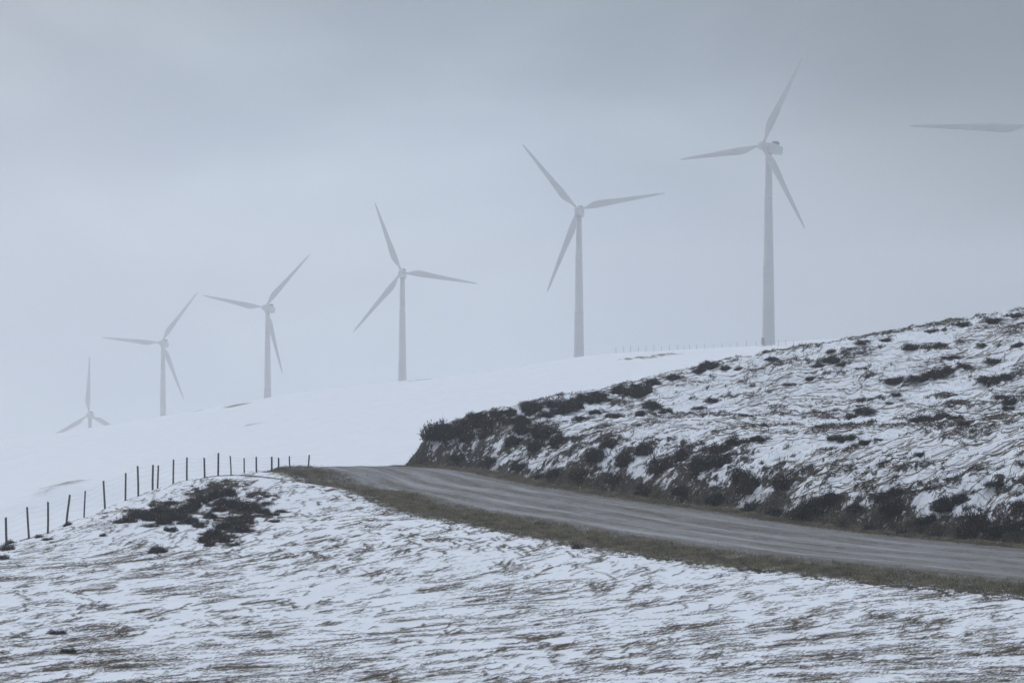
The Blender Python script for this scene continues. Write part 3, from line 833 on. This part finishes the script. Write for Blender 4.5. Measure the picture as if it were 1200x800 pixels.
def blade_geo():
    rings = []
    st = [(1.0, 0.95, .95, 0), (2.2, .95, .95, 0), (3.4, 1.15, .90, .1), (5.2, 2.1, .80, .45), (7.2, 2.85, .66, .75), (9, 2.95, .55, .78), (12, 2.6, .45, .66), (16, 2.15, .36, .5), (20, 1.8, .29, .38),
          (25, 1.4, .21, .25), (30, 1.0, .14, .15), (33, .68, .09, .08), (34.5, .38, .05, .03), (35, .10, .02, 0)]
    n = 20
    for (r, ch, th, sw) in st:
        tw = math.radians(16*(1-r/35)**1.6)
        ring = []
        ell = max(0, min(1, (5.2-r)/3))
        for i in range(n):
            a = 2*math.pi*i/n
            cx = math.cos(a); sx = math.sin(a)
            # aerofoil: blunt nose, thin tail
            x = cx*ch*.5
            t = (cx+1)/2
            prof = th*.5*(ell+(1-ell)*(1.25*math.sqrt(max(1-t, 0))*(.35+.65*(1-t))+.55*t*(1-t)*1.2) if True else 1)
            y = sx*prof if ell < 1 else sx*th*.5
            x += sw*.8
            ring.append((x*math.cos(tw)-y*math.sin(tw), x*math.sin(tw)+y*math.cos(tw)-.02*r*r/35*.6, r))
        rings.append(ring)
    return loft(rings)

def make_turbine(px, py, d, yaw, ph, label, proto=None):
    X, Y, Z = P(px, py, d)
    root = bpy.data.objects.new('wind_turbine', None); C.objects.link(root)
    ya = math.radians(yaw)
    # the rotor axis points at the camera, turned towards the left by yaw; hub sits 3.6 m ahead of the tower axis
    ax = (-math.sin(ya), -math.cos(ya))
    over = 3.6
    bx, by = X-ax[0]*over, Y-ax[1]*over
    gz = float(sample(HZ, bx, by))
    bz = Z-H_HUB
    print('turbine', px, 'ground', round(gz, 2), 'base', round(bz, 2))
    root.location = (bx, by, bz)
    tag(root, label, 'wind turbine', 'row of white wind turbines along the ridge')
    def part(name, V, Fc, mat, parent, smooth=True):
        if proto and name in proto:
            o = bpy.data.objects.new(name, proto[name]); C.objects.link(o); o.parent = parent
        else:
            o = mesh_py(name, V, Fc, [mat], parent, smooth); made[name] = o.data
        return o
    made = {} if proto is None else proto
    rings = [circ(3.6, -6, 40), circ(3.6, .15, 40), circ(2.3, .2, 40), circ(2.25, .25, 40), circ(2.15, 4, 40)]
    for k in range(1, 9):
        z = 4+(H_HUB-1.9-4)*k/8; r = 2.15+(1.08-2.15)*k/8; rings.append(circ(r, z, 40)); 
        if k in (3, 6): rings.append(circ(r+.05, z+.02, 40)); rings.append(circ(r+.05, z+.2, 40)); rings.append(circ(r-.01, z+.22, 40))
    V, Fc = loft(rings)
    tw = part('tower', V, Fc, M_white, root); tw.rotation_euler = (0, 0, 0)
    V, Fc = loft([[(sx*.55, -2.46+dy, z) for sx, dy in ((-1, 0), (1, 0), (1, .5), (-1, .5))] for z in (.6, 2.9)])
    dr = part('door', V, Fc, M_dark, tw, False); dr.rotation_euler = (0, 0, math.radians(-62))
    # nacelle: local +x along the axis towards the hub
    hd = bpy.data.objects.new
    def box_loft(prof):   # prof: (x, halfwidth, zlow, zhigh)
        rings = []
        for x, hw, zl, zh in prof:
            zc_ = (zl+zh)/2; hh = (zh-zl)/2; ring = []
            for i in range(24):
                a = 2*math.pi*i/24; c, s_ = math.cos(a), math.sin(a)
                ring.append((x, hw*math.copysign(abs(c)**.45, c), zc_+hh*math.copysign(abs(s_)**.45, s_)))
            rings.append(ring)
        return loft(rings)
    V, Fc = box_loft([(-6.6, 1.0, -1.0, 1.35), (-6.4, 1.3, -1.35, 1.6), (-3, 1.65, -1.85, 1.75), (0, 1.7, -1.95, 1.7), (1.6, 1.5, -1.6, 1.5), (2.1, 1.2, -1.2, 1.2)])
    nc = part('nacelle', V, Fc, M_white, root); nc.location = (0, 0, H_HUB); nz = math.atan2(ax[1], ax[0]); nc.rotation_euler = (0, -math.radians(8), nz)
    V, Fc = box_loft([(-4.6, 1.0, 1.7, 2.75), (-4.45, 1.05, 1.66, 2.85), (-3.2, 1.05, 1.66, 2.85), (-3.05, 1.0, 1.7, 2.75)])
    part('cooler', V, Fc, M_dark, nc, False)
    V, Fc = loft([[(x, r*math.cos(2*math.pi*i/24), r*math.sin(2*math.pi*i/24)) for i in range(24)] for x, r in ((2.12, 1.25), (2.4, 1.5), (3.6, 1.55), (4.5, 1.3), (5.1, .85), (5.4, .3))])
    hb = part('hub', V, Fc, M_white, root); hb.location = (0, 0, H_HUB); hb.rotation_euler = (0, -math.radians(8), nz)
    V, Fc = blade_geo()
    for k in range(3):
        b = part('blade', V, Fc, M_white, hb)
        # blade local +z radial. rotor plane: horizontal (to the right as seen from the camera) x vertical
        phi = math.radians(ph+120*k)
        from mathutils import Matrix, Vector
        # hub local frame: x = axis towards camera; seen from the camera right = local +y reversed
        rad = Vector((0, math.sin(phi), math.cos(phi)))
        axv = Vector((1, 0, 0)); tang = rad.cross(axv)     # direction of motion
        m = Matrix((-tang, axv, rad)).transposed()          # columns: local x (chord, tail side), y (thickness), z (radial)
        
        b.matrix_local = Matrix.Translation((over, 0, 0)) @ m.to_4x4()
    return made
tl = ['wind turbine at the right edge, only one level blade of it in view',
      'tallest wind turbine, rotor turned left, standing where snowy ridge meets dark slope',
      'second tallest wind turbine on the ridge, blades pointing upper left, right and lower left',
      'wind turbine in the middle of the row whose blades point up, lower left and right',
      'wind turbine third from the left, one blade hanging close to its tower',
      'wind turbine second from the left, just right of the smallest one',
      'smallest wind turbine, farthest left, half hidden by the ridge, one blade upright']
pr = None
for t, l in zip(turb, tl): pr = make_turbine(*t, l, pr)

# ------------------------------------------------------------------ haze, sky, light
SUN_AZ, SUN_EL = -38.0, 13.0      # degrees right of the view direction, above the horizon
def haze_box():
    lo = float(HZ.min())-1.0
    x0, x1, y0, y1, z0, z1 = xs[0]-5, xs[-1]+5, ys[0]-5, ys[-1]+5, lo, 105.0
    V = [(x, y, z) for z in (z0, z1) for y in (y0, y1) for x in (x0, x1)]
    Fc = [(0, 2, 3, 1), (4, 5, 7, 6), (0, 1, 5, 4), (2, 6, 7, 3), (0, 4, 6, 2), (1, 3, 7, 5)]
    m = bpy.data.materials.new('mist'); m.use_nodes = True; nt = m.node_tree; nt.nodes.clear()
    out = nt.nodes.new('ShaderNodeOutputMaterial'); pv = nt.nodes.new('ShaderNodeVolumePrincipled')
    pv.inputs['Color'].default_value = (.89, .90, .915, 1); pv.inputs['Density'].default_value = .00052
    pv.inputs['Anisotropy'].default_value = .5
    nt.links.new(pv.outputs[0], out.inputs['Volume'])
    o = mesh_py('haze', V, Fc, [m]); tag(o, 'thin pale winter mist that fades the turbines and the ridge', 'haze', kind='stuff')
    return o
haze_box()

w = bpy.data.worlds.new('World'); bpy.context.scene.world = w; w.use_nodes = True
nt = w.node_tree; g = N(nt); bg = nt.nodes['Background']
sky = g.add('ShaderNodeTexSky', sky_type='NISHITA'); sky.sun_disc = False
sky.sun_elevation = math.radians(SUN_EL); sky.sun_rotation = math.radians(SUN_AZ)
sky.air_density = 1.0; sky.dust_density = 3.0
co = g.add('ShaderNodeTexCoord').outputs['Generated']
cm_ = g.mapping(co, (1, 1, 2.4)); cm_.node.inputs['Location'].default_value = (2.3, .4, 1.7)
cl = g.noise(cm_, 6.0, 4, .5, .3)
cl2 = g.noise(g.mapping(co, (1, 1, 2.0)), 2.2, 3, .5)
cf = g.smooth(g.math('ADD', g.math('MULTIPLY', cl, .6), g.math('MULTIPLY', cl2, .4)), .38, .62)
cc = g.mix(cf, (1.65, 2.2, 3.05, 1), (2.75, 3.4, 4.2, 1))
# the cloud deck is brighter towards the hidden sun and towards the zenith
azr, elr = math.radians(SUN_AZ), math.radians(SUN_EL)
dp = g.add('ShaderNodeVectorMath', operation='DOT_PRODUCT'); g.link(co, dp.inputs[0])
dp.inputs[1].default_value = (math.sin(math.radians(-7)), math.cos(math.radians(-7)), -.02)
glow = g.smooth(dp.outputs['Value'], .955, .9985, 0, 1.6)
sep = g.add('ShaderNodeSeparateXYZ'); g.link(co, sep.inputs[0])
hi_ = g.smooth(sep.outputs[2], .13, .35)
glow = g.math('ADD', .68, g.math('MULTIPLY', glow, g.smooth(sep.outputs[2], .19, -.01)))
glow = g.math('ADD', g.math('MULTIPLY', glow, g.math('SUBTRACT', 1.0, hi_)), g.math('MULTIPLY', hi_, .66))
zen = g.math('MULTIPLY', g.smooth(sep.outputs[2], .2, .9, 1.0, 6.0), g.smooth(sep.outputs[1], -.9, .5, .55, 1.0))
vm2 = g.add('ShaderNodeVectorMath', operation='SCALE'); g.link(g.mix(g.smooth(sep.outputs[2], .10, .35), cc, (2.75, 3.08, 3.62, 1)), vm2.inputs[0]); g.link(g.math('MULTIPLY', glow, zen), vm2.inputs['Scale'])
g.link(g.mix(.93, sky.outputs[0], vm2.outputs[0]), bg.inputs['Color'])
bg.inputs['Strength'].default_value = .10

sl = bpy.data.lights.new('sun', 'SUN'); sl.energy = .55; sl.angle = math.radians(20); sl.color = (1, .96, .91)
so = bpy.data.objects.new('sun', sl); C.objects.link(so)
from mathutils import Vector
az, el = math.radians(SUN_AZ), math.radians(SUN_EL)
dvec = Vector((math.sin(az)*math.cos(el), math.cos(az)*math.cos(el), math.sin(el)))
so.rotation_euler = dvec.to_track_quat('Z', 'Y').to_euler(); so.location = (0, 0, 60)

# ------------------------------------------------------------------ camera
cd = bpy.data.cameras.new('camera'); cam = bpy.data.objects.new('camera', cd); C.objects.link(cam)
cd.sensor_width = 36; cd.lens = 36*F/1200; cd.clip_start = .5; cd.clip_end = 12000
cam.location = (0, 0, 0); cam.rotation_euler = (math.radians(90), 0, 0)
sc = bpy.context.scene; sc.camera = cam
sc.view_settings.view_transform = 'Standard'; sc.view_settings.look = 'None'; sc.view_settings.gamma = 1
sc.view_settings.exposure = 0.09
sc.render.engine = 'CYCLES'
cy = sc.cycles; cy.use_denoising = True; cy.volume_bounces = 2; cy.max_bounces = 8; cy.diffuse_bounces = 3
